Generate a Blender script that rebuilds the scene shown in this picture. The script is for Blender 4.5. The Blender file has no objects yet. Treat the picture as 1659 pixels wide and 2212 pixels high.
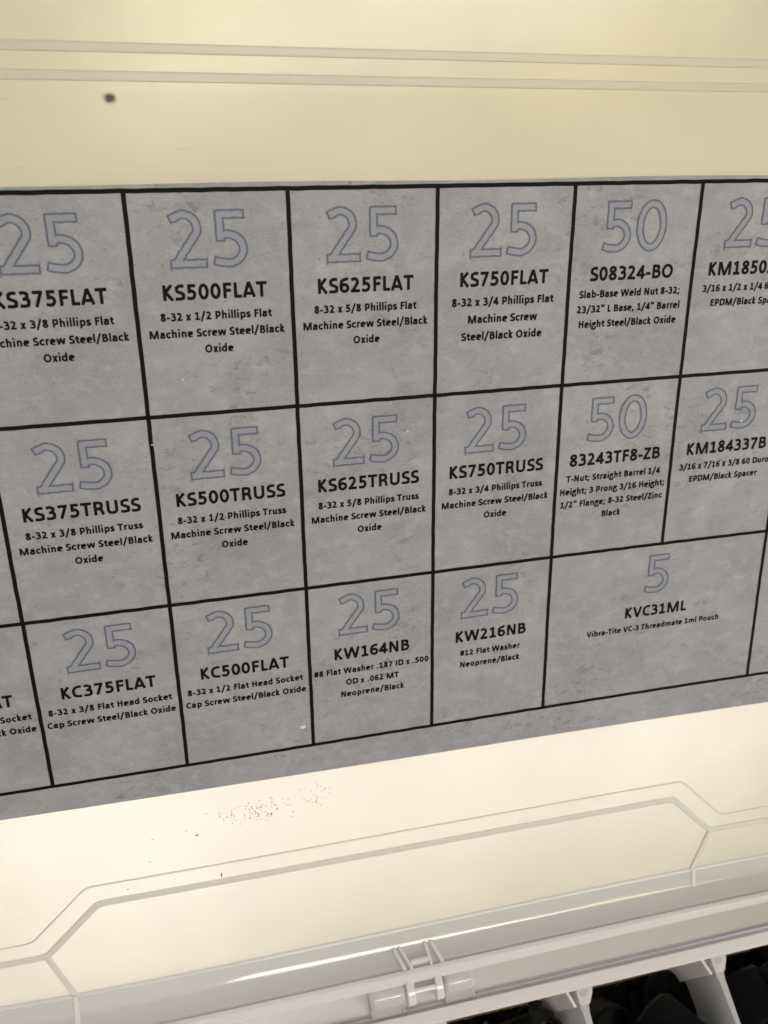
import bpy, math, random
import numpy as np
from mathutils import Vector, Matrix
sc = bpy.context.scene
COL = sc.collection
random.seed(7)
S = 0.047                                   # one label cell in metres

# ------------------------------------------------------------------ frames
# lid frame (u right, v down the lid, n away from the viewer); box frame: X = u, Y = back, Z = up, hinge pin at the origin
LEAN = math.radians(54)
SN, CS = math.sin(LEAN), math.cos(LEAN)
PV, PN = 6.79, -0.35
BQ = (-0.006496248591616608, -0.034140104267184175, -0.015057226302613158, -0.01412174142106743, 0.0004654088045827293, -0.015206978667402744)
def bow(u, v):                              # the moulded lid and the paper on it are slightly warped
    a = max(-1.3, min(1.3, (u-3)/3)); b = max(-1.3, min(1.3, (v-2.1)/2.1))
    return BQ[0]*a*a+BQ[1]*a*b+BQ[2]*b*b+BQ[3]*a**3+BQ[4]*a*a*b+BQ[5]*a*b*b
def LW(u, v, n=0.0, warp=True):             # lid frame -> world
    if warp:
        k = min(1.0, max(0.0, (6.9-v)/0.5)) if v > 6.4 else 1.0
        n = n + bow(u, v)*k
    dv, dn = v-PV, n-PN
    a = dv*CS-dn*SN; z = -dv*SN-dn*CS
    return Vector((u*S, -a*S, z*S))
def BW(u, a, z):                            # box frame (a = towards the viewer) -> world
    return Vector((u*S, -(a+0.018*(u-2.8))*S, z*S))

# ------------------------------------------------------------------ camera
CR = ((0.9645113331024999, 0.010526808974722579, -0.26383152694405604), (-0.10603123262703457, 0.9305416789665294, -0.35049901770720115), (0.2418165958415885, 0.3660346568276438, 0.8986341658186657))
CC = (1.0453201519756292, -0.10295962939661352, -5.83497114113519)
def dirw(x, y, z):
    return Vector((x, -(y*CS-z*SN), -y*SN-z*CS))
cam = bpy.data.cameras.new('camera'); cam_o = bpy.data.objects.new('camera', cam); COL.objects.link(cam_o)
rx, ry, rz = dirw(*CR[0]), dirw(*CR[1]), dirw(*CR[2])
m = Matrix(((rx.x, -ry.x, -rz.x), (rx.y, -ry.y, -rz.y), (rx.z, -ry.z, -rz.z))).to_4x4()
m.translation = LW(*CC, warp=False)
cam_o.matrix_world = m
cam.sensor_fit = 'VERTICAL'; cam.sensor_height = 24; cam.sensor_width = 18; cam.lens = 24*1880/2212
cam.clip_start = 0.005; cam.clip_end = 60
cam.dof.use_dof = True; cam.dof.focus_distance = 6.4*S; cam.dof.aperture_fstop = 12
sc.camera = cam_o

# ------------------------------------------------------------------ light: room glow, ceiling lamps, added glare, fill and backlights
w = bpy.data.worlds.new('World'); sc.world = w; w.use_nodes = True
bg = w.node_tree.nodes['Background']; bg.inputs[0].default_value = (1.0, 0.97, 0.88, 1); bg.inputs[1].default_value = 0.235
sc.view_settings.view_transform = 'Standard'; sc.view_settings.look = 'None'; sc.view_settings.gamma = 1
sc.view_settings.exposure = 0.06
def lamp(name, loc, target, size, power, col):
    l = bpy.data.lights.new(name, 'AREA'); l.shape = 'RECTANGLE'; l.size = size[0]; l.size_y = size[1]
    l.energy = power; l.color = col
    o = bpy.data.objects.new(name, l); COL.objects.link(o)
    o.location = loc; o.rotation_euler = (Vector(target)-Vector(loc)).to_track_quat('-Z', 'Y').to_euler()
    return o
TG = LW(2.8, 3, 0)
lamp('ceiling_tube', (0.60, -1.10, 1.60), TG, (1.25, 0.20), 14, (1.0, 0.97, 0.88))
lamp('ceiling_lamp', (-1.1, -1.2, 1.7), TG, (1.2, 0.3), 4.0, (1.0, 0.97, 0.88))
lamp('added_glare_light', (0.21, -0.82, 1.34), TG, (0.24, 0.13), 1.0, (1.0, 0.86, 0.30))  # this and the next: yellow lights added for soft glare on the lid top
lamp('added_glare_light', (0.86, -0.76, 1.14), TG, (0.34, 0.10), 0.9, (1.0, 0.86, 0.30))
lamp('added_side_fill', (1.0, -0.6, 0.35), TG, (0.5, 0.5), 1.5, (1.0, 0.98, 0.93))  # added fill from the right, not a real window
lamp('added_yellow_backlight', (0.1, 0.75, 0.5), LW(2.8, -1.5, 0), (0.5, 0.3), 5.1, (1.0, 0.82, 0.06))  # added yellow backlight that warms the top of the lid
def spot(name, loc, target, power, ang_, col, rad):
    l = bpy.data.lights.new(name, 'SPOT'); l.energy = power; l.color = col; l.spot_size = math.radians(ang_); l.spot_blend = 1.0; l.shadow_soft_size = rad
    o = bpy.data.objects.new(name, l); COL.objects.link(o)
    o.location = loc; o.rotation_euler = (Vector(target)-Vector(loc)).to_track_quat('-Z', 'Y').to_euler(); return o
for sx, su, sv, sa, sp_ in ((-0.12, -0.6, 4.75, 20, 54), (0.02, 1.1, 4.5, 18, 36), (0.12, 2.7, 4.4, 17, 36), (0.22, 4.3, 4.25, 17, 39), (0.32, 6.0, 4.05, 17, 46)):
    spot('added_lid_backlight', (sx, 0.75, 0.18), LW(su, sv, 0), sp_, sa, (0.99, 0.955, 1.07), 0.04)  # added spots that brighten the lid from behind, below the label

# ------------------------------------------------------------------ materials
def nt(name):
    m = bpy.data.materials.new(name); m.use_nodes = True
    n = m.node_tree; n.nodes.clear()
    return m, n, n.nodes.new('ShaderNodeOutputMaterial')
def nn(n, t, **k):
    x = n.nodes.new('ShaderNode'+t)
    for a, b in k.items():
        if a in ('operation', 'blend_type', 'data_type', 'noise_dimensions', 'feature', 'distance', 'interpolation_type', 'musgrave_type'): setattr(x, a, b)
        else: x.inputs[a.replace('_', ' ')].default_value = b
    return x
def plastic(name, col, transl=0.3, transp=0.0, rough=0.35, spec=0.5, wob=0.0, mott=0.0):
    m, n, out = nt(name); L = n.links.new
    tc = nn(n, 'TexCoord')
    pr = nn(n, 'BsdfPrincipled'); pr.inputs['Base Color'].default_value = (*col, 1)
    pr.inputs['Roughness'].default_value = rough; pr.inputs['Specular IOR Level'].default_value = spec
    if mott:
        nz = nn(n, 'TexNoise', Scale=22.0, Detail=3.0); L(tc.outputs['Object'], nz.inputs['Vector'])
        mp = nn(n, 'MapRange'); mp.inputs['From Min'].default_value = .3; mp.inputs['From Max'].default_value = .7
        mp.inputs['To Min'].default_value = 1-mott; mp.inputs['To Max'].default_value = 1.0
        L(nz.outputs['Fac'], mp.inputs['Value'])
        mx = nn(n, 'VectorMath', operation='SCALE'); mx.inputs[0].default_value = col
        L(mp.outputs[0], mx.inputs['Scale']); L(mx.outputs[0], pr.inputs['Base Color'])
    if wob:
        n2 = nn(n, 'TexNoise', Scale=90.0, Detail=4.0); L(tc.outputs['Object'], n2.inputs['Vector'])
        b = nn(n, 'Bump', Strength=wob, Distance=0.0004); L(n2.outputs['Fac'], b.inputs['Height']); L(b.outputs[0], pr.inputs['Normal'])
    tr = nn(n, 'BsdfTranslucent'); tr.inputs[0].default_value = (*[c*1.0 for c in col], 1)
    ms = nn(n, 'MixShader'); ms.inputs[0].default_value = transl
    L(pr.outputs[0], ms.inputs[1]); L(tr.outputs[0], ms.inputs[2]); last = ms
    if transp:
        tp = nn(n, 'BsdfTransparent'); tp.inputs[0].default_value = (0.97, 0.96, 0.94, 1)
        lw = nn(n, 'LayerWeight'); lw.inputs['Blend'].default_value = 0.35
        fc = nn(n, 'MapRange'); fc.inputs['To Min'].default_value = transp; fc.inputs['To Max'].default_value = transp*.35
        L(lw.outputs['Facing'], fc.inputs['Value'])
        m2 = nn(n, 'MixShader'); L(fc.outputs[0], m2.inputs[0]); L(ms.outputs[0], m2.inputs[1]); L(tp.outputs[0], m2.inputs[2]); last = m2
    L(last.outputs[0], out.inputs[0])
    return m
LIDC = (0.885, 0.855, 0.812)
M_lid = plastic('milky_lid_plastic', LIDC, 0.42, 0.0, 0.24, 0.6, 0.16, 0.11)  # colour mottle: cloudy plastic, also stands in for blotchy reflections
M_rib = plastic('rib_plastic', (0.92, 0.87, 0.835), 0.14, 0.0, 0.3, 0.4)
M_toprib = plastic('top_rib_warm_lit', (0.88, 0.83, 0.71), 0.32, 0.0, 0.3, 0.4)  # yellower copy of the rib plastic, with the warm light painted in
M_wall = plastic('clear_wall_plastic', (0.80, 0.79, 0.82), 0.30, 0.26, 0.07, 0.8)
M_edge = plastic('bright_edge_plastic', (0.97, 0.93, 0.955), 0.12, 0.08, 0.12, 0.9)
M_clear = plastic('hinge_plastic', (0.97, 0.945, 0.96), 0.25, 0.42, 0.08, 1.0)
M_box = plastic('box_plastic', (0.96, 0.92, 0.94), 0.18, 0.18, 0.15, 0.7)
M_div = plastic('divider_plastic', (0.82, 0.83, 0.87), 0.25, 0.28, 0.22, 0.6)
def solid(name, col, rough=0.6, spec=0.4, bump=0.0, bscale=300):
    m, n, out = nt(name); L = n.links.new
    pr = nn(n, 'BsdfPrincipled'); pr.inputs['Roughness'].default_value = rough; pr.inputs['Specular IOR Level'].default_value = spec
    tc = nn(n, 'TexCoord'); nz = nn(n, 'TexNoise', Scale=float(bscale), Detail=4.0); L(tc.outputs['Object'], nz.inputs['Vector'])
    mp = nn(n, 'MapRange'); mp.inputs['To Min'].default_value = .75; mp.inputs['To Max'].default_value = 1.2; L(nz.outputs['Fac'], mp.inputs['Value'])
    mx = nn(n, 'VectorMath', operation='SCALE'); mx.inputs[0].default_value = col
    L(mp.outputs[0], mx.inputs['Scale']); L(mx.outputs[0], pr.inputs['Base Color'])
    if bump:
        b = nn(n, 'Bump', Strength=bump, Distance=0.0003); L(nz.outputs['Fac'], b.inputs['Height']); L(b.outputs[0], pr.inputs['Normal'])
    L(pr.outputs[0], out.inputs[0]); return m
M_ink = solid('black_print', (0.007, 0.006, 0.006), 0.6, 0.10, 0.0, 2500)
M_rubber = solid('black_rubber', (0.0018, 0.0018, 0.0024), 0.45, 0.10, 0.3, 900)
M_steel = solid('black_oxide_steel', (0.004, 0.004, 0.005), 0.4, 0.25, 0.2, 900)
M_desk = solid('beige_desk', (0.50, 0.46, 0.40), 0.7, 0.3, 0.0, 20)
M_dirt = solid('dark_dirt', (0.09, 0.07, 0.055), 0.9, 0.2, 0.0, 900)
M_flake = solid('white_flake', (0.85, 0.83, 0.78), 0.3, 0.6, 0.0, 400)

def stone(name, tint=None, k=0.0):
    """printed stone pattern on the paper label; tint/k = transparent tinted overprint of the numerals"""
    m, n, out = nt(name); L = n.links.new
    tc = nn(n, 'TexCoord')
    pr = nn(n, 'BsdfPrincipled'); pr.inputs['Roughness'].default_value = 0.5; pr.inputs['Specular IOR Level'].default_value = 0.2
    def noise(scale, detail, rough, xs=(1, 1, 1), dist=0.0):
        mp = nn(n, 'Mapping'); mp.inputs['Scale'].default_value = xs; L(tc.outputs['UV'], mp.inputs[0])
        z = nn(n, 'TexNoise', Scale=scale, Detail=detail, Roughness=rough, Distortion=dist); L(mp.outputs[0], z.inputs['Vector']); return z.outputs['Fac']
    def ramp(src, a, b):
        r = nn(n, 'MapRange'); r.interpolation_type = 'SMOOTHSTEP'
        r.inputs['From Min'].default_value = a; r.inputs['From Max'].default_value = b; L(src, r.inputs['Value']); return r.outputs[0]
    def mix(f, a, b, bt='MIX', fac=1.0):
        x = n.nodes.new('ShaderNodeMix'); x.data_type = 'RGBA'; x.blend_type = bt
        if isinstance(f, float): x.inputs[0].default_value = f
        else:
            s = nn(n, 'Math', operation='MULTIPLY'); s.inputs[1].default_value = fac; L(f, s.inputs[0]); L(s.outputs[0], x.inputs[0])
        for i, v in ((6, a), (7, b)):
            if isinstance(v, tuple): x.inputs[i].default_value = (*v, 1)
            else: L(v, x.inputs[i])
        return x.outputs[2]
    big = ramp(noise(1.5, 5, .6, dist=.4), .32, .68)
    c = mix(big, (0.262, 0.262, 0.282), (0.330, 0.326, 0.338))
    med = ramp(noise(6.5, 6, .7, (1, 1.4, 1)), .45, .70); c = mix(med, c, (0.42, 0.415, 0.425), fac=.55)
    br = ramp(noise(3.1, 6, .7, dist=.8), .53, .68); c = mix(br, c, (0.255, 0.222, 0.215), fac=.45)
    cl = ramp(noise(2.3, 4, .6, (1.3, 1, 1)), .50, .72); c = mix(cl, c, (0.215, 0.240, 0.262), fac=.5)
    patch = ramp(noise(1.3, 3, .6, dist=.5), .47, .62)
    fl = ramp(noise(9, 9, .80, (1, 1.7, 1), .7), .53, .60)
    pm = nn(n, 'Math', operation='MULTIPLY'); L(patch, pm.inputs[0]); L(fl, pm.inputs[1]); c = mix(pm.outputs[0], c, (0.135, 0.122, 0.125), fac=.62)
    f2 = ramp(noise(24, 7, .75, (1, 1.8, 1)), .56, .66); c = mix(f2, c, (0.155, 0.143, 0.145), fac=.55)
    f3 = ramp(noise(17, 7, .72, (1, 1.5, 1), .3), .60, .70); c = mix(f3, c, (0.47, 0.465, 0.46), fac=.40)
    fine = ramp(noise(75, 4, .7), .36, .64); c = mix(fine, c, (0.44, 0.43, 0.445), fac=.26)
    if tint: c = mix(k, c, tint)
    hs = nn(n, 'VectorMath', operation='SCALE'); hs.inputs['Scale'].default_value = 1.18; vm = nn(n, 'VectorMath', operation='MULTIPLY'); vm.inputs[1].default_value = (1.0, 0.998, 1.065); L(c, vm.inputs[0]); L(vm.outputs[0], hs.inputs[0]); L(hs.outputs[0], pr.inputs['Base Color'])
    b = nn(n, 'Bump', Strength=.12, Distance=0.0001); L(noise(60, 4, .6), b.inputs['Height']); L(b.outputs[0], pr.inputs['Normal'])
    L(pr.outputs[0], out.inputs[0]); return m
M_stone = stone('printed_stone_paper')
M_fill = stone('numeral_fill', (0.258, 0.265, 0.312), 0.55)
M_line = stone('numeral_outline', (0.088, 0.104, 0.155), 0.85)

# ------------------------------------------------------------------ object helpers
def obj(name, vs, fs, mat, parent=None, smooth=False, uvs=None):
    me = bpy.data.meshes.new(name); me.from_pydata([tuple(v) for v in vs], [], fs); me.update()
    if uvs is not None:
        lay = me.uv_layers.new(name='UVMap')
        vi = np.empty(len(me.loops), dtype=np.int32); me.loops.foreach_get('vertex_index', vi)
        lay.data.foreach_set('uv', np.asarray(uvs, dtype=np.float32)[vi].ravel())
    me.materials.append(mat)
    if smooth: me.polygons.foreach_set('use_smooth', [True]*len(me.polygons))
    o = bpy.data.objects.new(name, me); COL.objects.link(o)
    if parent: o.parent = parent
    return o
def tag(o, label, cat, group=None, kind=None):
    o['label'] = label; o['category'] = cat
    if group: o['group'] = group
    if kind: o['kind'] = kind
    return o
def sweep(path, prof, fn, closed_prof=True):
    """path: list of (u,v); prof: list of (offset across, height); fn(u,v,h) -> world"""
    n = len(path); k = len(prof); V = []; F = []
    for i, p in enumerate(path):
        a = path[max(0, i-1)]; b = path[min(n-1, i+1)]
        if 0 < i < n-1:
            t1 = Vector((p[0]-a[0], p[1]-a[1])).normalized(); t2 = Vector((b[0]-p[0], b[1]-p[1])).normalized()
            t = (t1+t2).normalized(); sc_ = 1/max(.4, t.dot(t1))
        else: t = Vector((b[0]-a[0], b[1]-a[1])).normalized(); sc_ = 1
        nx, ny = -t.y, t.x
        for o, h in prof: V.append(fn(p[0]+nx*o*sc_, p[1]+ny*o*sc_, h))
    for i in range(n-1):
        for j in range(k if closed_prof else k-1):
            j2 = (j+1) % k; F.append((i*k+j, i*k+j2, (i+1)*k+j2, (i+1)*k+j))
    if closed_prof: F.append(tuple(range(k))[::-1]); F.append(tuple((n-1)*k+j for j in range(k)))
    return V, F
def extrude_u(prof, us, fn):
    """profile of (x,y) pairs run along u; fn(u,x,y) -> world"""
    V = []; F = []; k = len(prof)
    for u in us:
        for x, y in prof: V.append(fn(u, x, y))
    for i in range(len(us)-1):
        for j in range(k): F.append((i*k+j, (i+1)*k+j, (i+1)*k+(j+1) % k, i*k+(j+1) % k))
    F.append(tuple(range(k))); F.append(tuple((len(us)-1)*k+j for j in range(k))[::-1])
    return V, F
def prism(poly, z0, z1, fn):
    k = len(poly); V = [fn(x, y, z0) for x, y in poly]+[fn(x, y, z1) for x, y in poly]
    F = [tuple(range(k))[::-1], tuple(range(k, 2*k))]+[(j, (j+1) % k, k+(j+1) % k, k+j) for j in range(k)]
    return V, F
def rnd(poly, r, seg=4):
    out = []
    n = len(poly)
    for i in range(n):
        p = Vector(poly[i]); a = Vector(poly[i-1]); b = Vector(poly[(i+1) % n])
        d1 = (a-p); d2 = (b-p); rr = min(r, d1.length*.45, d2.length*.45)
        s = p+d1.normalized()*rr; e = p+d2.normalized()*rr
        for k in range(seg+1):
            t = k/seg; q = s*(1-t)**2+p*2*t*(1-t)+e*t*t; out.append((q.x, q.y))
    return out
def bevel(o, wdt, seg=2):
    b = o.modifiers.new('bevel', 'BEVEL'); b.width = wdt*S; b.segments = seg; b.limit_method = 'ANGLE'; b.angle_limit = math.radians(35)
    return o
def lin(a, b, n): return [a+(b-a)*i/(n-1) for i in range(n)]

# ------------------------------------------------------------------ desk
V = [(-2, -2, -1.32*S), (2, -2, -1.32*S), (2, 2, -1.32*S), (-2, 2, -1.32*S)]
desk = obj('desk_surface', V, [(0, 1, 2, 3)], M_desk); desk['kind'] = 'structure'

A0_ = .20
M_gap_plate = plastic('gap_plate_plastic', (0.60, 0.575, 0.53), 0.2, 0.0, 0.5, 0.3)  # for the plate added below the hinge gap
# ------------------------------------------------------------------ the box
U0, U1 = -1.85, 7.4
box = bpy.data.objects.new('parts_box', None); COL.objects.link(box)
box.location = (2.8*S, 0, -1.31*S)
tag(box, 'open milky plastic compartment box with its lid leaning back on the hinge', 'storage box')
def bx(*a, **k):
    o = obj(*a, **k); o.parent = box; o.matrix_parent_inverse = Matrix.Translation(-box.location); return o
def corner_w(u):                            # the fold creeps up a little towards the left end
    return -0.010*max(0.0, 1.2-u)**2
us = lin(U0, U1, 48)
# lid panel: front skin bows with the paper, rounded into the chamfer
V = []; F = []
vs = lin(-2.0, 6.0, 34)+[6.1, 6.2, 6.28, 6.34, 6.38, 6.40]
TH = 0.045
for u in us:
    for v in vs: V.append(LW(u, v+(corner_w(u) if v > 6 else 0), 0))
    for v in reversed(vs): V.append(LW(u, v+(corner_w(u) if v > 6 else 0), TH))
k = 2*len(vs)
for i in range(len(us)-1):
    for j in range(k): F.append((i*k+j, i*k+(j+1) % k, (i+1)*k+(j+1) % k, (i+1)*k+j))
F.append(tuple(range(k))[::-1]); F.append(tuple((len(us)-1)*k+j for j in range(k)))
bx('lid_panel', V, F, M_lid, smooth=False)
# chamfer and wall of the lid: one thin folded skin; the bends are rounded
def strip(prof, th):
    """open (v,n) centre line -> closed profile with thickness"""
    P = [Vector(p) for p in prof]; a = []; b = []
    for i, p in enumerate(P):
        t = (P[min(i+1, len(P)-1)]-P[max(i-1, 0)]).normalized(); nrm = Vector((-t.y, t.x))
        a.append(tuple(p-nrm*th/2)); b.append(tuple(p+nrm*th/2))
    return a+b[::-1]
def wallfn(u, x, y): return LW(u, x+corner_w(u), y-0.022*(u-3.0)/3.0*min(1, max(0, (-y)/.1)))
ch = [(6.405, .012), (6.43, .004), (6.47, -.014), (6.50, -.028), (6.511, -.0343), (6.522, -.0409), (6.533, -.0480), (6.544, -.0555), (6.555, -.0634), (6.566, -.0718), (6.576, -.085), (6.588, -.108), (6.594, -.135), (6.604, -.19), (6.612, -.24), (6.620, -.29)]
V, F = extrude_u(strip(ch, 0.040), lin(U0, U1, 60), wallfn)
bx('lid_wall', V, F, M_wall, smooth=True)
# small bright bead where the panel folds
V, F = extrude_u([(6.385, 0.01), (6.390, -0.016), (6.402, -0.024), (6.416, -0.022), (6.427, -0.012), (6.43, 0.01)], us, lambda u, x, y: LW(u, x+corner_w(u), y))
bx('fold_bead', V, F, M_edge, smooth=True)
# rim flange of the lid
V, F = extrude_u(rnd([(6.585, -0.292), (6.70, -0.300), (6.70, -0.362), (6.585, -0.355)], .018, 3), us, lambda u, x, y: LW(u, x+corner_w(u), y-0.022*(u-3.0)/3.0))
bx('lid_rim', V, F, M_edge, smooth=False)
# moulded beads and step lines on the lid
def bead(path, wdt, h, name='moulded_rib', mat=None):
    pts = []
    for i in range(len(path)-1):
        a, b = path[i], path[i+1]; n = max(2, int(math.dist(a, b)/.35)+1)
        pts += [(a[0]+(b[0]-a[0])*t/n, a[1]+(b[1]-a[1])*t/n) for t in range(n)]
    pts.append(path[-1])
    hw = wdt/2
    prof = [(-hw, .004), (-hw*.84, -h*.85), (-hw*.6, -h), (hw*.6, -h), (hw*.84, -h*.85), (hw, .004)]
    V, F = sweep(pts, prof, lambda u, v, n: LW(u, v, n))
    return bx(name, V, F, mat or M_rib, smooth=False)
def cut(path, r=.05):                       # round the corners of an open path
    out = [path[0]]
    for i in range(1, len(path)-1):
        p = Vector(path[i]); a = Vector(path[i-1]); b = Vector(path[i+1])
        s = p+(a-p).normalized()*r; e = p+(b-p).normalized()*r
        for k in range(5):
            t = k/4; q = s*(1-t)**2+p*2*t*(1-t)+e*t*t; out.append((q.x, q.y))
    return out+[path[-1]]
bead(cut([(U0+.05, 5.735), (-.379, 5.735), (.102, 5.262), (2.8, 5.276), (5.465, 5.288), (5.948, 5.778), (U1-.05, 5.768)]), .014, .010, 'step_line')
bead(cut([(U0+.05, 5.905), (-.285, 5.905), (.173, 5.447), (2.8, 5.465), (5.396, 5.481), (5.846, 5.940), (U1-.05, 5.95)]), .060, .018)
bead([(-.285, 5.915), (-.128, 6.385)], .050, .020)
bead([(5.846, 5.95), (5.705, 6.40)], .050, .020)
bead([(U0+.05, -.775), (2.6, -.765), (U1-.05, -.752)], .058, .006, mat=M_toprib)
bead([(U0+.05, -.632), (2.6, -.615), (U1-.05, -.600)], .058, .006, mat=M_toprib)
# stubs of the two legs running down the chamfer
for u in (-.128, 5.72):
    V, F = [], []
    for (v, n) in ((6.39, -.02), (6.45, -.036), (6.55, -.09), (6.585, -.14), (6.60, -.20)):
        for du in (-.024, -.018, .018, .024):
            V.append(LW(u+du, v+corner_w(u), n-(.012 if abs(du) < .02 else -.02)))
    for i in range(4):
        for j in range(3): F.append((i*4+j, i*4+j+1, (i+1)*4+j+1, (i+1)*4+j))
    bx('rib_end', V, F, M_edge)

# plate added under the gap to lighten the dark desk behind the hinge
V, F = extrude_u([(-.42, -.112), (A0_+.03, -.112), (A0_+.03, -.14), (-.42, -.14)], us, BW); bx('added_gap_plate', V, F, M_gap_plate)
# box body -----------------------------------------------------------
ZB = -1.28
A0, A1 = 0.20, 6.2
# back wall with its rim
V, F = extrude_u([(A0+.035, -.01), (A0+.085, -.01), (A0+.075, ZB+.05), (A0+.03, ZB+.05)], us, BW); bx('back_wall', V, F, M_box)
V, F = extrude_u(rnd([(A0-.012, .0), (A0+.105, .0), (A0+.105, -.045), (A0-.012, -.045)], .016, 3), us, BW); bx('box_rim', V, F, M_edge)
V, F = extrude_u(rnd([(A0-.052, -.055), (A0+.034, -.055), (A0+.034, -.085), (A0-.052, -.085)], .010, 2), us, BW); bx('ledge', V, F, M_box)
V, F = prism([(U0, A0-.02), (U1, A0-.02), (U1, A1), (U0, A1)], ZB, ZB+.05, BW); bx('box_floor', V, F, M_box)
V, F = extrude_u([(A1, 0), (A1-.06, 0), (A1-.06, ZB+.05), (A1, ZB+.05)], us, BW); bx('front_wall', V, F, M_box)
for u in (U0+.02, U1-.08):
    V, F = prism([(u, A0+.09), (u+.06, A0+.09), (u+.06, A1-.07), (u, A1-.07)], ZB+.055, -.003, BW); bx('side_wall', V, F, M_box)
for ud in (-1.41, .01, 1.43, 2.86, 4.285, 5.70):
    V, F = prism([(ud-.052, A0+.235), (ud+.043, A0+.235), (ud+.028, A0+.30), (ud+.012, A0+.72), (ud+.008, A1-.07), (ud-.030, A1-.07), (ud-.035, A0+.72), (ud-.042, A0+.30)], ZB+.052, -.012, BW)
    bevel(bx('divider', V, F, M_div), .008)
    # guide post that holds the divider: a tapering post with a sunk top and a free rib beside it
    post = rnd([(ud-.045, A0+.104), (ud+.125, A0+.104), (ud+.105, A0+.15), (ud+.048, A0+.236), (ud-.045, A0+.236)], .02, 3)
    V, F = prism(post, ZB+.053, -.006, BW)
    g = bevel(bx('guide_post', V, F, M_box), .006)
    V, F = prism(rnd([(ud-.022, A0+.118), (ud+.085, A0+.118), (ud+.035, A0+.165), (ud-.022, A0+.165)], .012, 3), -.0055, -.0035, BW)
    bx('sunk_cap', V, F, M_div)
    V, F = prism([(ud-.150, A0+.10), (ud-.118, A0+.10), (ud-.078, A0+.236), (ud-.108, A0+.236)], ZB+.053, -.008, BW); bevel(bx('guide_rib', V, F, M_edge), .006)

# hinge --------------------------------------------------------------
def cyl(u0, u1, r, ca=0.0, cz=0.0, seg=28, name='hinge_barrel', mat=None, inner=None):
    V = []; F = []
    nr = 6
    for i in range(nr+1):
        u = u0+(u1-u0)*i/nr
        for j in range(seg):
            t = 2*math.pi*j/seg; V.append(BW(u, ca+r*math.cos(t), cz+r*math.sin(t)))
    for i in range(nr):
        for j in range(seg): F.append((i*seg+j, i*seg+(j+1) % seg, (i+1)*seg+(j+1) % seg, (i+1)*seg+j))
    F.append(tuple(range(seg))[::-1]); F.append(tuple(nr*seg+j for j in range(seg)))
    return bx(name, V, F, mat or M_clear, smooth=True)
for HU in (2.835, -.6, 6.27):
    if HU != 2.835: continue
    # saddles of the box either side: rounded shells carried on webs from the back wall
    for (a, b) in ((HU-.50, HU-.19), (HU+.19, HU+.47)):
        cyl(a, b, .098, mat=M_clear, seg=48)
        cyl(a+.075 if a < HU else a+.01, b-.01 if a < HU else b-.075, .060, mat=M_clear, name='hinge_socket')
        for (p, q) in ((a, a+.022), (b-.022, b)):
            V, F = extrude_u([(.02, -.035), (A0-.014, -.040), (A0-.014, -.100), (-.06, -.100), (-.085, -.06)], [p, q], BW); bx('hinge_web', V, F, M_clear)
        V, F = extrude_u([(.095, -.050), (A0-.014, -.048), (A0-.014, -.070), (.085, -.072)], [a+.023, b-.023], BW); bx('hinge_shelf', V, F, M_clear)
    # the thin pin and two arms of the lid
    cyl(HU-.24, HU+.24, .042, name='hinge_pin', mat=M_clear)
    for (a, b) in ((HU-.170, HU-.095), (HU+.098, HU+.170)):
        prof = rnd([(-.155, .075), (-.13, .13), (.04, .105), (.12, .06), (.135, -.01), (.09, -.07), (.04, -.075), (-.08, -.02)], .03, 3)
        V, F = extrude_u(prof, [a, b], BW); bevel(bx('hinge_arm', V, F, M_edge), .012, 2)
    V, F = extrude_u(rnd([(.002, .095), (.042, .088), (.048, .01), (.008, .005)], .012, 3), [HU-.10, HU+.10], BW); bx('hinge_crossbar', V, F, M_edge)
    # gusset ribs running up the lid wall above the arms
    for (a, b, c_, d_) in ((HU-.215, HU-.190, HU-.170, HU-.145), (HU-.160, HU-.135, HU-.105, HU-.08), (HU+.080, HU+.105, HU+.080, HU+.105), (HU+.135, HU+.165, HU+.18, HU+.21)):
        V = []
        for (x0, x1, v, n) in ((a, b, 6.56, -.10), (c_, d_, 6.598, -.295)):
            for dn in (0, .03):
                V += [LW(x0, v-.035+dn, n), LW(x1, v-.035+dn, n)]
        bx('gusset', V, [(0, 1, 5, 4), (2, 6, 7, 3), (0, 4, 6, 2), (1, 3, 7, 5), (0, 2, 3, 1), (4, 5, 7, 6)], M_edge)
    V, F = prism([(HU-.085, 6.545), (HU+.085, 6.545), (HU+.085, 6.585), (HU-.085, 6.585)], -.262, -.235, LW); bx('slot_edge', V, F, M_edge)

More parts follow.
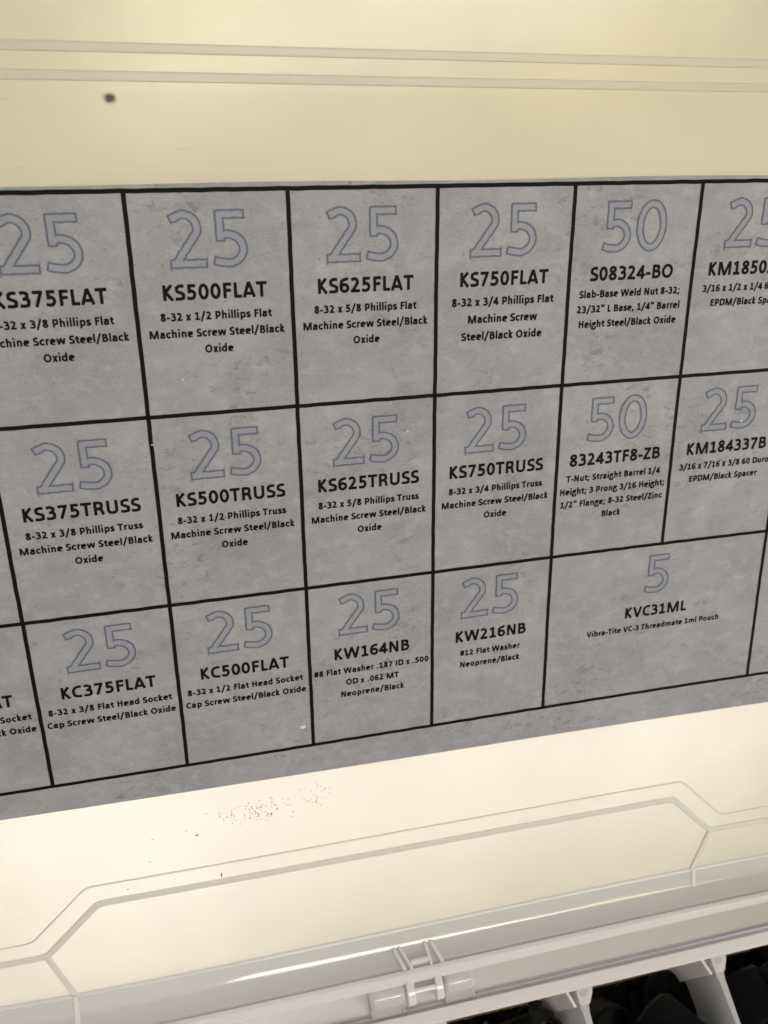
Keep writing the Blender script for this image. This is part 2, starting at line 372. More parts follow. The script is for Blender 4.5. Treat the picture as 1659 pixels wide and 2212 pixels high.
# ------------------------------------------------------------------ black parts in the compartments
def spin(prof, seg=32):
    V = []; F = []; k = len(prof)
    for j in range(seg):
        t = 2*math.pi*j/seg
        for r, z in prof: V.append((r*math.cos(t)*S, r*math.sin(t)*S, z*S))
    for j in range(seg):
        for i in range(k): F.append((j*k+i, ((j+1) % seg)*k+i, ((j+1) % seg)*k+(i+1) % k, j*k+(i+1) % k))
    return V, F
def spacer_mesh():
    ri, ro, h = .10, .30, .46
    return spin([(ri, 0), (ri+.02, -.012), (ro-.03, -.012), (ro, .02), (ro, h-.03), (ro-.03, h), (ri+.02, h), (ri, h-.02)])
V, F = spacer_mesh()
sp0 = obj('rubber_spacer', V, F, M_rubber, smooth=False)
bevel_data = sp0.data
spots = [
 # u, a, z, rx, ry, rz, scale, label
 (5.02, .72, -.52, 62, 0, 28, 1.25, 'big black rubber spacer lying tilted in the compartment left of the right divider'),
 (4.60, .62, -.95, 20, 10, 0, 1.0, 'black rubber spacer half hidden just right of the left divider post'),
 (4.78, 1.05, -.95, 75, 0, 60, 1.0, 'black rubber spacer low behind the big tilted one at the bottom edge'),
 (5.36, .60, -1.12, 0, 8, 0, 1.0, 'flat black rubber spacer under the gray face of the right divider'),
 (5.98, .50, -.42, 82, 0, 8, 1.0, 'dark gray rubber spacer standing beside the right divider post'),
 (6.42, .78, -.62, 25, 25, 0, 1.3, 'large round black spacer right of the right divider'),
 (6.62, .50, -.80, 70, 0, 100, 1.0, 'black spacer against the back wall in the far right compartment'),
 (6.05, 1.05, -.95, 10, 0, 0, 1.1, 'black spacer low in the far right compartment'),
]
first = True
for (u, a, z, ax, ay, az, s_, lb) in spots:
    o = sp0 if first else sp0.copy()
    if not first: COL.objects.link(o)
    first = False
    o.location = BW(u, a, z); o.rotation_euler = tuple(math.radians(q) for q in (ax, ay, az)); o.scale = (s_, s_, s_)
    tag(o, lb, 'rubber spacer', 'black rubber spacers in the compartments')
def screw_mesh():
    pf = [(.0, 0), (.13, 0), (.135, .02), (.06, .10), (.05, .11)]
    z = .11
    while z < .62:
        pf += [(.058, z+.006), (.044, z+.022)]; z += .026
    pf += [(.04, .63), (0, .64)]
    return spin(pf, 20)
V, F = screw_mesh()
sw0 = obj('machine_screw', V, F, M_steel)
rs = random.Random(3)
sl = ['uppermost', 'second', 'third', 'fourth', 'fifth', 'sixth', 'seventh', 'eighth', 'ninth']
k = 0
names = ['black screw with ribbed thread beside the left divider at the bottom edge', 'black screw lying at the back wall left of the left divider',
 'black screw crossing the middle of the compartment below the hinge', 'black screw tip pointing at the left divider', 'black flat head screw under the rim corner right of the hinge',
 'black screw deep in the compartment below the hinge', 'black screw leaning on the back wall under the hinge rim', 'black screw lying on its side below the rim', 'black screw with its head up near the bottom edge']
for (u, a, z, ax, ay, az) in [(4.02, .48, -.62, 80, 0, 190), (3.75, .62, -.66, 80, 0, 75), (3.40, .50, -.60, 85, 0, 60), (3.62, .95, -.70, 70, 0, 130), (3.20, .52, -.66, 85, 0, 95), (3.30, .80, -.85, 60, 0, 60), (3.85, .95, -.80, 80, 0, 100), (3.12, 1.0, -.80, 80, 0, 95), (3.65, 1.2, -.75, 20, 0, 0)]:
    o = sw0 if k == 0 else sw0.copy()
    if k: COL.objects.link(o)
    o.location = BW(u, a, z); o.rotation_euler = tuple(math.radians(q) for q in (ax, ay, az)); o.scale = (1.15,)*3
    tag(o, names[k], 'screw', 'black machine screws in the compartment right of the hinge'); k += 1
def pile(name, u0, u1, label, seed):        # the uncountable dark mass of small parts under them
    r = random.Random(seed); V = []; F = []
    for i in range(900):
        u = r.uniform(u0+.08, u1-.08); a = r.uniform(.34, 1.9); z = ZB+.08+r.uniform(0, .38)
        R_ = Matrix.Rotation(r.uniform(0, 6.28), 3, 'Z') @ Matrix.Rotation(r.uniform(0, 3.14), 3, 'X')
        L_, w_ = r.uniform(.06, .16), r.uniform(.05, .09); b = len(V)
        for x in (-L_, L_):
            for q in range(6):
                p = R_ @ Vector((x, w_*math.cos(q*1.047), w_*math.sin(q*1.047)))
                V.append(BW(min(u1-.06, max(u0+.06, u+p.x)), max(.31, a+p.y), max(ZB+.06, z+p.z)))
        F += [(b+q, b+(q+1) % 6, b+6+(q+1) % 6, b+6+q) for q in range(6)]+[tuple(b+q for q in range(6))[::-1], tuple(b+6+q for q in range(6))]
    return tag(obj(name, V, F, M_rubber), label, 'small parts', kind='stuff')
pile('black_small_parts', 2.9, 4.2, 'loose heap of small black fasteners filling the compartment right of the hinge', 1)
pile('black_small_parts', 4.36, 5.6, 'loose heap of small black fasteners between the two visible dividers', 2)
pile('black_small_parts', 5.78, 7.2, 'loose heap of small black fasteners right of the right divider', 3)

# ------------------------------------------------------------------ paper label
LT, LB, LL, LR = -.036, 4.50, -1.20, 7.12
def lab_v(t): return lambda u: 0
V = []; F = []; UVs = []
uu = lin(LL, LR, 70); nv = 40
TP = .012
for u in uu:
    top = LT+.010*math.sin(u*2.2+.6)*.5; bot = 4.475+.0135*(u-.6) if u < 3.4 else 4.5128+.010*(u-3.4)
    for j in range(nv+1):
        v = top+(bot-top)*j/nv
        V.append(LW(u, v, -TP)); UVs.append((u, v))
k = nv+1
F = [(i*k+j, i*k+j+1, (i+1)*k+j+1, (i+1)*k+j) for i in range(len(uu)-1) for j in range(nv)]
# edge of the paper
b0 = len(V)
for i, u in enumerate(uu):
    for j in (0, nv):
        V.append(LW(u, UVs[i*k+j][1], .002)); UVs.append(UVs[i*k+j])
for i in range(len(uu)-1):
    F.append((i*k, (i+1)*k, b0+2*(i+1), b0+2*i)); F.append((i*k+nv, b0+2*i+1, b0+2*i+3, (i+1)*k+nv))
label = obj('label_sheet', V, F, M_stone, uvs=UVs)
tag(label, 'gray stone patterned paper label with a black ruled grid inside the lid', 'label')

# print lies a hair above the paper
def print_obj(name, V2, F, mat, h=.0022, parent=label):
    vs = [LW(x, y, -TP-h) for x, y in V2]
    return obj(name, vs, F, mat, parent, uvs=V2)
GX = [-1, 0, 1, 2, 3, 4, 5, 6, 7]; GY = [0.0, 1.4112, 2.8155, 4.2247]
LWD = .0138
def hline(y, x0, x1):
    xs = lin(x0, x1, int((x1-x0)/.1)+2); V2 = []; F = []
    for x in xs:
        jt = .0011*math.sin(x*31+y)+.0009*math.sin(x*83)
        V2 += [(x, y-LWD+jt), (x, y+LWD+jt)]
    F = [(2*i, 2*i+1, 2*i+3, 2*i+2) for i in range(len(xs)-1)]
    print_obj('grid_line', V2, F, M_ink, .0022)
def vline(x, y0, y1):
    ys = lin(y0, y1, int((y1-y0)/.1)+2); V2 = []
    for y in ys:
        jt = .0011*math.sin(y*29+x*3)+.0009*math.sin(y*71)
        V2 += [(x-LWD+jt, y), (x+LWD+jt, y)]
    F = [(2*i, 2*i+2, 2*i+3, 2*i+1) for i in range(len(ys)-1)]
    print_obj('grid_line', V2, F, M_ink, .0030)
for y in GY: hline(y, -1-LWD, 7+LWD)
for x in GX:
    if x == 5: vline(x, 0, GY[2])
    else: vline(x, 0, GY[3])

# ------------------------------------------------------------------ lettering: skeleton strokes -> distance field -> outline mesh
CAP, XH, ASC, DSC = .635, .475, .69, -.17
ADV = dict(zip('0123456789', [.507]*10))
ADV.update({'A': .606, 'B': .561, 'C': .529, 'D': .630, 'E': .488, 'F': .459, 'H': .631, 'I': .267, 'K': .547, 'L': .423, 'M': .874, 'N': .659, 'O': .676, 'P': .532, 'R': .563, 'S': .473,
 'T': .495, 'U': .653, 'V': .591, 'W': .906, 'Z': .479, 'a': .494, 'b': .537, 'c': .418, 'd': .537, 'e': .503, 'g': .474, 'h': .537, 'i': .246, 'k': .480, 'l': .246, 'm': .813, 'n': .537,
 'o': .538, 'p': .537, 'r': .355, 's': .399, 't': .347, 'u': .537, 'w': .745, 'x': .459, ' ': .226, '-': .306, '/': .430, '.': .267, ',': .258, ';': .276, '"': .438, '#': .498})
def crv(pts, n=7):
    P = [np.array(p, float) for p in pts]; P = [2*P[0]-P[1]]+P+[2*P[-1]-P[-2]]; out = []
    for i in range(1, len(P)-2):
        a, b, c, d = P[i-1:i+3]
        for k in range(n):
            t = k/n; out.append(.5*((2*b)+(-a+c)*t+(2*a-5*b+4*c-d)*t*t+(-a+3*b-3*c+d)*t**3))
    out.append(P[-2]); return [tuple(p) for p in out]
def arc(cx, cy, rx, ry, a0, a1, n=18):
    return [(cx+rx*math.cos(math.radians(a0+(a1-a0)*k/n)), cy+ry*math.sin(math.radians(a0+(a1-a0)*k/n))) for k in range(n+1)]
def glyph(c, w):
    A = ADV[c]; T = CAP; X = XH; m = .075
    l = m+w; r = A-m-w; b = w*.92; t = T-b; xt = X-b
    if c == '0': return [arc(A/2, T/2, A/2-.033-w, T/2-b+.006, 0, 360, 30)]
    if c == '1': return [[(.27, 0), (.27, T)], [(.075, b), (.45, b)], [(.27, T-b*.9), (.09, T-.115-b*.3)]]
    if c == '2': return [[(.068, T-.088)]+arc(.222, T-b+.006-(.165-b*.3), .198-w, .165-b*.3, 128, -22)+[(.055+w*1.15, b*1.1)], [(.045, b), (.465, b)]]
    if c == '3': return [crv([(.075, T-.075), (.15, t), (.235, t+.006), (.355, t-.045), (.385-w*.4, .485), (.345, .385), (.25, .338), (.17, .335)]), crv([(.17, .335), (.27, .33), (.385, .285), (.43-w*.6, .18), (.37, .065+w*.4), (.235, b-.006), (.14, b), (.05, .065+w*.1)])]
    if c == '4': return [[(.35-w*.2, 0), (.35-w*.2, T)], [(.02, .16+b*.3), (.495, .16+b*.3)], [(.345, T-w*.8), (.06, .16+b*.3)]]
    if c == '5': return [[(.09, t), (.425, t)], [(.09+w, T), (.09+w, .338-w)], [(.09+w*.5, .338)]+arc(.222, (.366+b-.006)/2, .225-w, (.366-b+.006)/2, 97, -98)+[(.13, b+.004), (.052, b+.028)]]
    if c == '6': return [arc(.262, .2+b*.02, .222-w, .205-b, 0, 360, 26), crv([(.435, t-.012), (.36, t+.006), (.24, t-.03), (.13+w*.3, .50), (.055+w*.8, .36), (.04+w, .20)])]
    if c == '7': return [[(.05, t), (.455, t)], [(.425-w*.4, T-w*.6), (.17, 0)]]
    if c == '8': return [arc(A/2, .485, .175-w*.72, .150-b*.95+.01, 0, 360, 26), arc(A/2, .175, .215-w, .175-b+.006, 0, 360, 26)]
    if c == 'A': return [[(.01+w, 0), (A/2, T)], [(A-.01-w, 0), (A/2, T)], [(.14, .165), (A-.14, .165)], [(A/2-w*.55, T-b), (A/2+w*.55, T-b)]]
    if c == 'B': return [[(l, 0), (l, T)], [(l, t), (.28, t)], crv([(.28, t), (.40, t-.03), (.43-w*.4, .485), (.385, .37), (.27, .335)]), [(l, .335), (.28, .335)], crv([(.27, .335), (.42, .30), (A-.03-w, .18), (.40, .07+w*.2), (.27, b)]), [(l, b), (.28, b)]]
    if c == 'C': return [arc(.335, T/2, .30-w, T/2-b+.006, 52, 308)[:] if w < .01 else crv([(A-.045, T-.07), (.43, t), (.35, t+.006), (.17, t-.06), (.038+w, .32), (.16, b+.06), (.35, b-.006), (.43, b), (A-.045, .075)])]
    if c == 'D': return [[(l, 0), (l, T)], [(l, t), (.24, t)], [(l, b), (.24, b)], crv([(.23, t), (.40, t-.02), (.54, .50), (A-.038-w, .325), (.545, .15), (.40, b+.025), (.23, b)])]
    if c == 'E': return [[(l, 0), (l, T)], [(l, t), (A-.045, t)], [(l, .335), (A-.075, .335)], [(l, b), (A-.045, b)]]
    if c == 'F': return [[(l, 0), (l, T)], [(l, t), (A-.028, t)], [(l, .325), (A-.05, .325)]]
    if c == 'H': return [[(l, 0), (l, T)], [(r, 0), (r, T)], [(l, .335), (r, .335)]]
    if c == 'I': return [[(A/2, 0), (A/2, T)]]
    if c == 'K': return [[(l, 0), (l, T)], [(l+w*.3, .32), (A-.035-w, T)], [(l+w*.6, .36), (A-.015-w, 0)]]
    if c == 'L': return [[(l, 0), (l, T)], [(l, b), (A-.015, b)]]
    if c == 'M': return [[(l, 0), (l, T)], [(r, 0), (r, T)], [(l+w*.4, T), (A/2, 0)], [(r-w*.4, T), (A/2, 0)]]
    if c == 'N': return [[(l, 0), (l, T)], [(r, 0), (r, T)], [(l+w*.2, T), (r-w*.2, 0)]]
    if c == 'O': return [arc(A/2, T/2, A/2-.035-w, T/2-b+.008, 0, 360, 34)]
    if c == 'P': return [[(l, 0), (l, T)], [(l, t), (.27, t)], crv([(.26, t), (.40, t-.02), (A-.03-w, .445), (.40, .28), (.26, .245)]), [(l, .245), (.27, .245)]]
    if c == 'R': return [[(l, 0), (l, T)], [(l, t), (.27, t)], crv([(.26, t), (.39, t-.02), (.49-w, .465), (.40, .33), (.26, .295)]), [(l, .295), (.27, .295)], crv([(.27, .295), (.38, .26), (.43, .15), (A-.02-w, 0)])]
    if c == 'S': return [crv([(.41, T-.065), (.33, t+.004), (.24, t+.006), (.12, t-.05), (.045+w, .47), (.12, .37), (.25, .31), (.38, .24), (.437-w, .165), (.37, .06+w*.4), (.22, b-.006), (.13, b), (.035, .065)])]
    if c == 'T': return [[(A/2, 0), (A/2, T)], [(.012, t), (A-.012, t)]]
    if c == 'U': return [[(l, T), (l, .23)], [(r, T), (r, .23)], crv([(l, .24), (l+.01, .15), (l+.07, b+.02), (A/2, b-.006), (r-.07, b+.02), (r-.01, .15), (r, .24)])]
    if c == 'V': return [[(.005+w, T), (A/2, 0)], [(A-.005-w, T), (A/2, 0)], [(A/2-w*.5, b), (A/2+w*.5, b)]]
    if c == 'W': return [[(.015+w, T), (.25, 0)], [(.25, 0), (A/2, T)], [(A/2, T), (A-.25, 0)], [(A-.25, 0), (A-.015-w, T)]]
    if c == 'Z': return [[(.045, t), (A-.035, t)], [(.03, b), (A-.03, b)], [(A-.06-w*.6, T-b*1.2), (.05+w*.6, b*1.2)]]
    if c == 'a': return [[(A-.06-w, 0), (A-.06-w, .33)], crv([(A-.06-w, .30), (A-.08-w, .39), (.31, xt), (.22, xt+.004), (.085, X-.075)]), crv([(A-.06-w, .28), (.27, .275), (.13, .235), (.035+w, .14), (.11, b+.005), (.21, b), (.31, .07), (A-.06-w, .12)])]
    if c == 'b': return [[(l-.005, 0), (l-.005, ASC)], crv([(l, .37), (.22, xt-.01), (.30, xt+.003), (.42, xt-.06), (A-.033-w, .24), (.42, b+.05), (.29, b-.004), (.21, b+.01), (l, .10)])]
    if c == 'c': return [crv([(A-.03, X-.065), (.33, xt), (.265, xt+.004), (.12, xt-.05), (.033+w, .235), (.12, b+.045), (.265, b-.004), (.33, b), (A-.03, .065)])]
    if c == 'd': return [[(A-.07-w, 0), (A-.07-w, ASC)], crv([(A-.07-w, .37), (.32, xt-.01), (.24, xt+.003), (.12, xt-.06), (.033+w, .24), (.12, b+.05), (.25, b-.004), (.33, b+.01), (A-.07-w, .10)])]
    if c == 'e': return [[(.033+w, .245), (A-.035-w*.6, .245)], crv([(A-.035-w, .235), (.40, xt-.05), (.26, xt+.004), (.12, xt-.05), (.033+w, .24), (.11, b+.04), (.27, b-.004), (.37, b), (A-.06, .05)])]
    if c == 'g': return [arc(.225, .325, .185-w, .15-b+.01, 0, 360, 22), [(.25, xt), (A-.01, xt)], crv([(.10, .22), (.065, .15), (.12, .09), (.27, .075), (.38, .05), (.43-w*.2, -.04), (.36, -.125), (.22, -.15), (.09, -.13), (.06, -.055), (.13, .03), (.17, .075)])]
    if c == 'h': return [[(l-.005, 0), (l-.005, ASC)], [(A-.068-w, 0), (A-.068-w, .30)], crv([(l, .35), (.19, .395), (.27, xt+.002), (.38, xt-.03), (A-.068-w, .28)])]
    if c == 'i': return [[(A/2, 0), (A/2, X)], [(A/2, ASC-.115), (A/2, ASC-.115+w*1.7)]]
    if c == 'k': return [[(l-.005, 0), (l-.005, ASC)], [(l, .235), (A-.03-w, X)], [(l+.02, .27), (A-.01-w, 0)]]
    if c == 'l': return [[(A/2, 0), (A/2, ASC)]]
    if c == 'm': return [[(l-.005, 0), (l-.005, X)], [(A/2, 0), (A/2, .30)], [(A-.068-w, 0), (A-.068-w, .30)], crv([(l, .35), (.18, .395), (.26, xt+.002), (.36, xt-.03), (A/2, .28)]), crv([(A/2, .35), (.46, .395), (.55, xt+.002), (.66, xt-.03), (A-.068-w, .28)])]
    if c == 'n': return [[(l-.005, 0), (l-.005, X)], [(A-.068-w, 0), (A-.068-w, .30)], crv([(l, .35), (.19, .395), (.27, xt+.002), (.38, xt-.03), (A-.068-w, .28)])]
    if c == 'o': return [arc(A/2, X/2, A/2-.033-w, X/2-b+.006, 0, 360, 30)]
    if c == 'p': return [[(l-.005, DSC), (l-.005, X)], crv([(l, .37), (.22, xt-.01), (.30, xt+.003), (.42, xt-.06), (A-.033-w, .24), (.42, b+.05), (.29, b-.004), (.21, b+.01), (l, .10)])]
    if c == 'r': return [[(l-.005, 0), (l-.005, X)], crv([(l, .33), (.19, .41), (.26, xt+.003), (A-.01, xt)])]
    if c == 's': return [crv([(.345, X-.055), (.27, xt+.004), (.20, xt+.004), (.10, xt-.03), (.05+w*.9, .345), (.12, .275), (.22, .235), (.32, .185), (A-.03-w, .125), (.30, b+.02), (.19, b-.004), (.11, b), (.03, .055)])]
    if c == 't': return [crv([(.135+w*.4, .585), (.135+w*.4, .40), (.135+w*.4, .18), (.16+w*.4, b+.03), (.24, b), (A-.015, b+.005)]), [(.012, xt), (A-.02, xt)]]
    if c == 'u': return [[(l-.005, X), (l-.005, .17)], [(A-.068-w, 0), (A-.068-w, X)], crv([(l-.005, .19), (.15, b+.03), (.25, b-.002), (.33, .075), (A-.068-w, .13)])]
    if c == 'w': return [[(.01+w, X), (.205, 0)], [(.205, 0), (A/2, X)], [(A/2, X), (A-.205, 0)], [(A-.205, 0), (A-.01-w, X)]]
    if c == 'x': return [[(.01+w, X), (A-.01-w, 0)], [(A-.01-w, X), (.01+w, 0)]]
    if c == '-': return [[(.03, .235), (A-.03, .235)]]
    if c == '/': return [[(.02+w*.5, -.13), (A-.02-w*.5, .70)]]
    if c == '.': return [[(A/2, 0), (A/2, w*1.9)]]
    if c == ',': return [[(A/2+.01, w*1.9), (A/2-.05, -.11)]]
    if c == ';': return [[(A/2+.01, w*1.9), (A/2-.05, -.11)], [(A/2, .33), (A/2, .33+w*1.9)]]
    if c == '"': return [[(.12, ASC), (.13, .45)], [(A-.12, ASC), (A-.13, .45)]]
    if c == '#': return [[(.13, .03), (.20, .61)], [(.31, .03), (.38, .61)], [(.03, .22), (.46, .22)], [(.04, .42), (.475, .42)]]
    return []
def field(strokes, w, XX, YY):
    D = np.full(XX.shape, 9.0)
    for s in strokes:
        P = np.array(s, float); n = len(P); E = np.full(XX.shape, 9.0)
        closed = np.hypot(*(P[0]-P[-1])) < 1e-6
        for i in range(n-1):
            a, b = P[i], P[i+1]; d = b-a; L = math.hypot(*d)
            if L < 1e-9: continue
            d = d/L; x0, x1 = (w*1.02 if i == 0 and not closed else 0), (w*1.02 if i == n-2 and not closed else 0)
            al = (XX-a[0])*d[0]+(YY-a[1])*d[1]; pe = np.abs((XX-a[0])*-d[1]+(YY-a[1])*d[0])
            E = np.minimum(E, np.hypot(pe, np.maximum(0, np.maximum(-al-x0, al-L-x1)))-w)
        if not closed:                      # square cut ends
            for p, q in ((P[0], P[min(2, n-1)]), (P[-1], P[max(-3, -n)])):
                d = (q-p)/max(1e-9, math.hypot(*(q-p))); lo = -((XX-p[0])*d[0]+(YY-p[1])*d[1])
                near = np.hypot(XX-p[0], YY-p[1]) < 2.1*w
                E = np.where(near, np.maximum(E, lo), E)
        D = np.minimum(D, E)
    return D
def contour_mesh(Fv, xs, ys):
    """polygons where Fv < 0 on the grid (marching squares, full cells merged along rows)"""
    V = []; F = []; idx = {}
    def vert(x, y):
        k = (round(x, 6), round(y, 6))
        if k not in idx: idx[k] = len(V); V.append(k)
        return idx[k]
    ny, nx = Fv.shape; ins = Fv < 0
    for j in range(ny-1):
        i = 0
        while i < nx-1:
            c = (ins[j, i], ins[j, i+1], ins[j+1, i+1], ins[j+1, i])
            if all(c):
                i0 = i
                while i < nx-1 and ins[j, i] and ins[j, i+1] and ins[j+1, i+1] and ins[j+1, i]: i += 1
                F.append((vert(xs[i0], ys[j]), vert(xs[i], ys[j]), vert(xs[i], ys[j+1]), vert(xs[i0], ys[j+1]))); continue
            if any(c):
                cor = [(xs[i], ys[j], Fv[j, i]), (xs[i+1], ys[j], Fv[j, i+1]), (xs[i+1], ys[j+1], Fv[j+1, i+1]), (xs[i], ys[j+1], Fv[j+1, i])]
                poly = []
                for q in range(4):
                    a, b = cor[q], cor[(q+1) % 4]
                    if a[2] < 0: poly.append((a[0], a[1]))
                    if (a[2] < 0) != (b[2] < 0):
                        t = a[2]/(a[2]-b[2]); poly.append((a[0]+(b[0]-a[0])*t, a[1]+(b[1]-a[1])*t))
                ids = []
                for p in poly:
                    k = vert(*p)
                    if not ids or ids[-1] != k: ids.append(k)
                if len(ids) > 1 and ids[0] == ids[-1]: ids.pop()
                if len(ids) >= 3: F.append(tuple(ids))
            i += 1
    return V, F
cache = {}
def gmesh(c, w, step):
    k = (c, w, step)
    if k not in cache:
        xs = np.arange(-.06, ADV[c]+.06, step); ys = np.arange(-.22, .78, step); XX, YY = np.meshgrid(xs, ys)
        st = glyph(c, w)
        cache[k] = contour_mesh(field(st, w, XX, YY), xs, ys) if st else ([], [])
    return cache[k]
def text_into(V2, F, s, cx, base, em, w, step):
    wd = sum(ADV[c] for c in s)*em; x = cx-wd/2
    for c in s:
        gv, gf = gmesh(c, w, step); b = len(V2)
        V2 += [(x+p[0]*em, base-p[1]*em*1.035) for p in gv]; F += [tuple(b+i for i in f) for f in gf]
        x += ADV[c]*em
# numerals: pale filled shapes with a wavering thin outline
numc = {}
def numeral(s):
    if s not in numc:
        w = .045; step = .0085; wd = sum(ADV[c] for c in s)
        xs = np.arange(-.08, wd+.08, step); ys = np.arange(-.08, .74, step); XX, YY = np.meshgrid(xs, ys)
        st = []; x = 0
        for c in s:
            st += [[(p[0]+x, p[1]) for p in q] for q in glyph(c, w)]; x += ADV[c]
        D = field(st, w, XX, YY)
        D = D+.0028*np.sin(XX*230+YY*151)+.0028*np.sin(XX*147-YY*250)+.002*np.sin(XX*40+YY*33)
        fill = contour_mesh(D+.004, xs, ys); ring = contour_mesh(np.abs(D)-.0112, xs, ys)
        numc[s] = (fill, ring, wd)
    return numc[s]
def cell(c0, span, row, qty, name, lines, em=.0783, first=None, gap=.1070):
    cx = c0+span/2; y0 = GY[row]
    fill, ring, wd = numeral(qty); E = .528; bx0 = cx-wd*E/2-.012; by = y0+(.458, .458, .438)[row]
    for (gv, gf), mt, h, nm in ((fill, M_fill, .0016, 'quantity_numeral'), (ring, M_line, .0034, 'numeral_outline')):
        o = print_obj(nm, [(bx0+p[0]*E, by-p[1]*E) for p in gv], gf, mt, h)
    V2, F = [], []; text_into(V2, F, name, cx, y0+(.660, .652, .657)[row], .149, .067, .02)
    print_obj('part_number_print', V2, F, M_ink)
    fy = first or (.789, .782, .787)[row]
    for i, l in enumerate(lines):
        V2, F = [], []; text_into(V2, F, l, cx, y0+fy+i*gap, em, .075, .03)
        print_obj('description_print', V2, F, M_ink)
def ms(sz, kind): return ['8-32 x %s Phillips %s' % (sz, kind), 'Machine Screw Steel/Black', 'Oxide']
cell(0, 1, 0, '25', 'KS375FLAT', ms('3/8', 'Flat')); cell(1, 1, 0, '25', 'KS500FLAT', ms('1/2', 'Flat')); cell(2, 1, 0, '25', 'KS625FLAT', ms('5/8', 'Flat'))
cell(3, 1, 0, '25', 'KS750FLAT', ['8-32 x 3/4 Phillips Flat', 'Machine Screw', 'Steel/Black Oxide'], em=.0845, first=.793, gap=.120)
cell(4, 1, 0, '50', 'S08324-BO', ['Slab-Base Weld Nut 8-32;', '23/32" L Base, 1/4" Barrel', 'Height Steel/Black Oxide'], first=.778)
cell(5, 1, 0, '25', 'KM185025B', ['3/16 x 1/2 x 1/4 60 Duro', 'EPDM/Black Spacer'], first=.778)
cell(-1, 1, 1, '25', 'KS250TRUSS', ms('1/4', 'Truss')); cell(0, 1, 1, '25', 'KS375TRUSS', ms('3/8', 'Truss')); cell(1, 1, 1, '25', 'KS500TRUSS', ms('1/2', 'Truss'))
cell(2, 1, 1, '25', 'KS625TRUSS', ms('5/8', 'Truss')); cell(3, 1, 1, '25', 'KS750TRUSS', ms('3/4', 'Truss'))
cell(4, 1, 1, '50', '83243TF8-ZB', ['T-Nut; Straight Barrel 1/4', 'Height; 3 Prong 3/16 Height;', '1/2" Flange; 8-32 Steel/Zinc', 'Black'], first=.778)
cell(5, 1, 1, '25', 'KM184337B', ['3/16 x 7/16 x 3/8 60 Duro', 'EPDM/Black Spacer'], first=.776)
fh = lambda s: ['8-32 x %s Flat Head Socket' % s, 'Cap Screw Steel/Black Oxide']
cell(-1, 1, 2, '25', 'KC250FLAT', fh('1/4')); cell(0, 1, 2, '25', 'KC375FLAT', fh('3/8')); cell(1, 1, 2, '25', 'KC500FLAT', fh('1/2'))
cell(2, 1, 2, '25', 'KW164NB', ['#8 Flat Washer .187 ID x .500', 'OD x .062 MT', 'Neoprene/Black'])
cell(3, 1, 2, '25', 'KW216NB', ['#12 Flat Washer', 'Neoprene/Black'])
cell(4, 2, 2, '5', 'KVC31ML', ['Vibra-Tite VC-3 Threadmate 1ml Pouch'])

# ------------------------------------------------------------------ bits lying on the lid and the label
def chip(name, u, v, rx_, ry_, h, mat, seed, base=-.001, rot=0):
    r = random.Random(seed); k = 9; V = [LW(u, v, base-h)]; ring = []
    for j in range(k):
        t = 2*math.pi*j/k; q = r.uniform(.75, 1.2); x, y = rx_*q*math.cos(t), ry_*q*math.sin(t)
        ring.append((u+x*math.cos(rot)-y*math.sin(rot), v+x*math.sin(rot)+y*math.cos(rot)))
    V += [LW(a, b, base-h*.6) for a, b in [(u+(a-u)*.7, v+(b-v)*.7) for a, b in ring]]+[LW(a, b, base+.001) for a, b in ring]
    F = [(0, 1+j, 1+(j+1) % k) for j in range(k)]+[(1+j, 1+k+j, 1+k+(j+1) % k, 1+(j+1) % k) for j in range(k)]
    return obj(name, V, F, mat)
for i, (u, v, a, b, rot, lb) in enumerate([
  (1.918, 4.037, .026, .016, .2, 'small white plastic flake below the flat head socket text, left of a grid line'),
  (2.791, 1.659, .014, .006, 0, 'tiny white glinting flake right of the numeral above the second row part number'),
  (5.600, 1.815, .014, .012, .5, 'tiny white flake on the five of the right-hand numeral in the second row'),
  (1.006, 1.600, .012, .005, .1, 'tiny white flake on the black grid line at the second row top'),
  (1.243, 1.172, .013, .006, -.3, 'tiny pale flake low in the first row cell left of centre'),
  (4.365, 3.600, .012, .006, .1, 'tiny pale flake left of the pouch description in the wide cell')]):
    tag(chip('plastic_flake', u, v, a, b, .010, M_flake, i+5, -TP-.003, rot), lb, 'flake', 'white flakes on the label')
tag(chip('dark_crumb', 1.172, 5.385, .006, .020, .02, M_dirt, 60, -.002, 0), 'dark upright crumb standing above the double moulded rib', 'crumb')
tag(chip('dark_crumb', 1.01, 4.93, .018, .005, .006, M_dirt, 61, -.002, .1), 'thin dark crumb between the speck cluster and the moulded rib', 'crumb')
# speck cluster: laid out as two loose patches and a few strays
r = random.Random(12); V = []; F = []
def speck(u, v, a, b, rot):
    k = 6; b0 = len(V); V.append(LW(u, v, -.0055))
    for j in range(k):
        t = 2*math.pi*j/k+r.uniform(-.3, .3); q = r.uniform(.7, 1.2); x, y = a*q*math.cos(t), b*q*math.sin(t)
        V.append(LW(u+x*math.cos(rot)-y*math.sin(rot), v+x*math.sin(rot)+y*math.cos(rot), .0005))
    F.extend([(b0, b0+1+j, b0+1+(j+1) % k) for j in range(k)])
for i in range(120):
    if r.random() < .68: u, v = r.gauss(1.47, .14), r.gauss(4.79, .055)
    else: u, v = r.gauss(1.99, .09), r.gauss(4.74, .065)
    v = max(4.60, v); a = r.choice((.003, .0035, .004, .006, .008)); speck(u, v, a, a*r.uniform(.35, .8), r.uniform(-1.6, .3))
for i in range(26): speck(r.gauss(1.58, .2), max(4.6, r.gauss(4.79, .05)), r.uniform(.007, .012), .0022, r.uniform(-1.3, -.3))
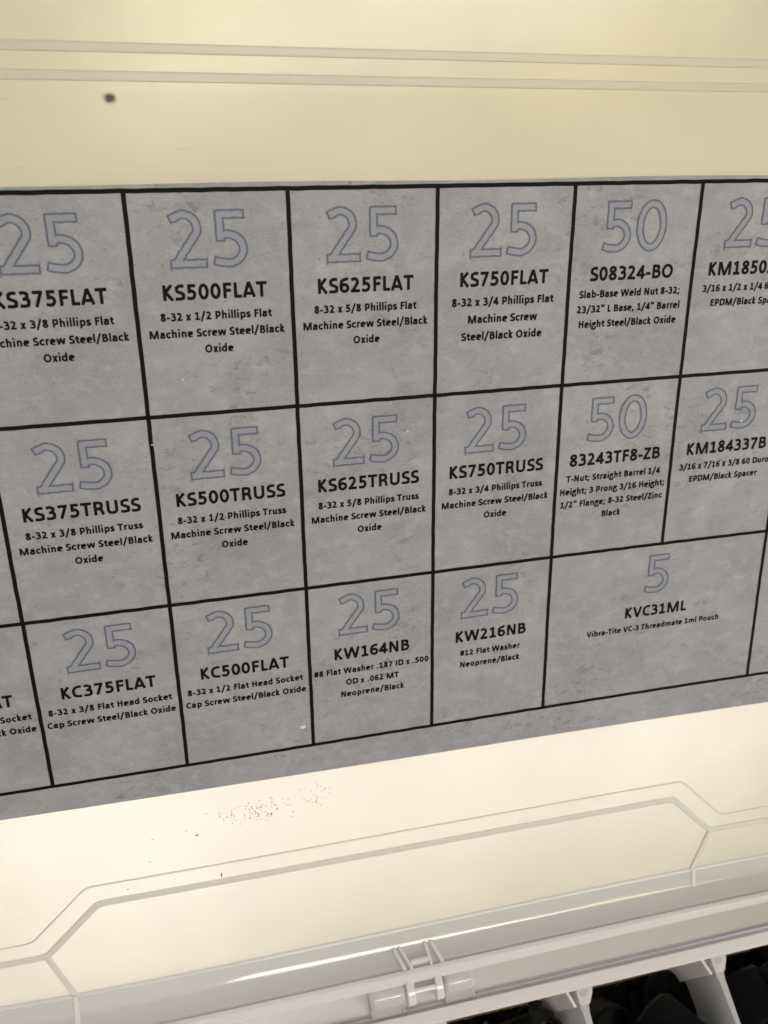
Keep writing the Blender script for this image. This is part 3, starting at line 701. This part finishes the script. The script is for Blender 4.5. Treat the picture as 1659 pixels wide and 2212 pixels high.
for (u, v, a, b, rot) in ((1.62, 4.86, .022, .004, -1.0), (2.00, 4.80, .016, .005, -1.2), (1.13, 4.82, .005, .004, 0), (.93, 4.87, .008, .003, 0), (.66, 4.90, .008, .003, .1), (.62, 5.12, .008, .004, .7), (.42, 5.36, .012, .005, -.6)):
    speck(u, v, a, b, rot)
sp = obj('dirt_specks', V, F, M_dirt); tag(sp, 'scatter of fine dark dirt specks on the cream lid under the label', 'dirt', kind='stuff')
# faint second tone of specks
# smudge: a soft edged dark spot
m, n, out = nt('ink_smudge'); L = n.links.new
tc = nn(n, 'TexCoord'); mp = nn(n, 'Mapping'); mp.inputs['Location'].default_value = (-.5, -.5, 0); L(tc.outputs['UV'], mp.inputs[0])
ln_ = nn(n, 'VectorMath', operation='LENGTH'); L(mp.outputs[0], ln_.inputs[0])
nz = nn(n, 'TexNoise', Scale=6.0, Detail=3.0); L(tc.outputs['UV'], nz.inputs['Vector'])
ad = nn(n, 'Math', operation='MULTIPLY_ADD'); ad.inputs[1].default_value = .22; L(nz.outputs['Fac'], ad.inputs[0]); L(ln_.outputs['Value'], ad.inputs[2])
mr = nn(n, 'MapRange'); mr.interpolation_type = 'SMOOTHSTEP'
for k_, v_ in (('From Min', .18), ('From Max', .52), ('To Min', .88), ('To Max', 0.0)): mr.inputs[k_].default_value = v_
L(ad.outputs[0], mr.inputs['Value'])
pr = nn(n, 'BsdfPrincipled'); pr.inputs['Base Color'].default_value = (.05, .055, .05, 1); pr.inputs['Roughness'].default_value = .6
tp = nn(n, 'BsdfTransparent'); mx = nn(n, 'MixShader'); L(mr.outputs[0], mx.inputs[0]); L(tp.outputs[0], mx.inputs[1]); L(pr.outputs[0], mx.inputs[2]); L(mx.outputs[0], out.inputs[0])
V = [LW(.986, -.505, -.004)]; UV2 = [(.5, .5)]; k = 24
for j in range(k):
    t = 2*math.pi*j/k; V.append(LW(.986+.062*math.cos(t), -.505+.050*math.sin(t), -.004)); UV2.append((.5+.5*math.cos(t), .5+.5*math.sin(t)))
sm = obj('ink_smudge', V, [(0, 1+j, 1+(j+1) % k) for j in range(k)], m, uvs=UV2)
tag(sm, 'soft round dark smudge on the cream lid above the label, upper left', 'smudge')
# a few soft gray scuffs and hairlines on the milky lid
r = random.Random(31); V = []; F = []
for i in range(34):
    u, v = r.uniform(-.6, 6.6), r.choice((r.uniform(-1.0, -.12), r.uniform(4.65, 6.3), r.uniform(4.65, 6.3)))
    t = r.uniform(-.5, .5)+(1.57 if r.random() < .25 else 0); L_ = r.uniform(.02, .12); b0 = len(V)
    du, dv = math.cos(t)*L_, math.sin(t)*L_
    if v < -.1: dv *= .2
    V += [LW(u, v, -.0012), LW(u+du*.5-dv*.012, v+dv*.5+.0016, -.0015), LW(u+du, v+dv, -.0012), LW(u+du*.5, v+dv*.5-.0012, -.0015)]
    F.append((b0, b0+1, b0+2, b0+3))
M_scuff = solid('scuff', (0.62, 0.58, 0.52), 0.6, 0.3, 0.0, 900)
tag(obj('fine_scratches', V, F, M_scuff), 'faint hairline scratches scattered over the cream lid', 'scratches', kind='stuff')
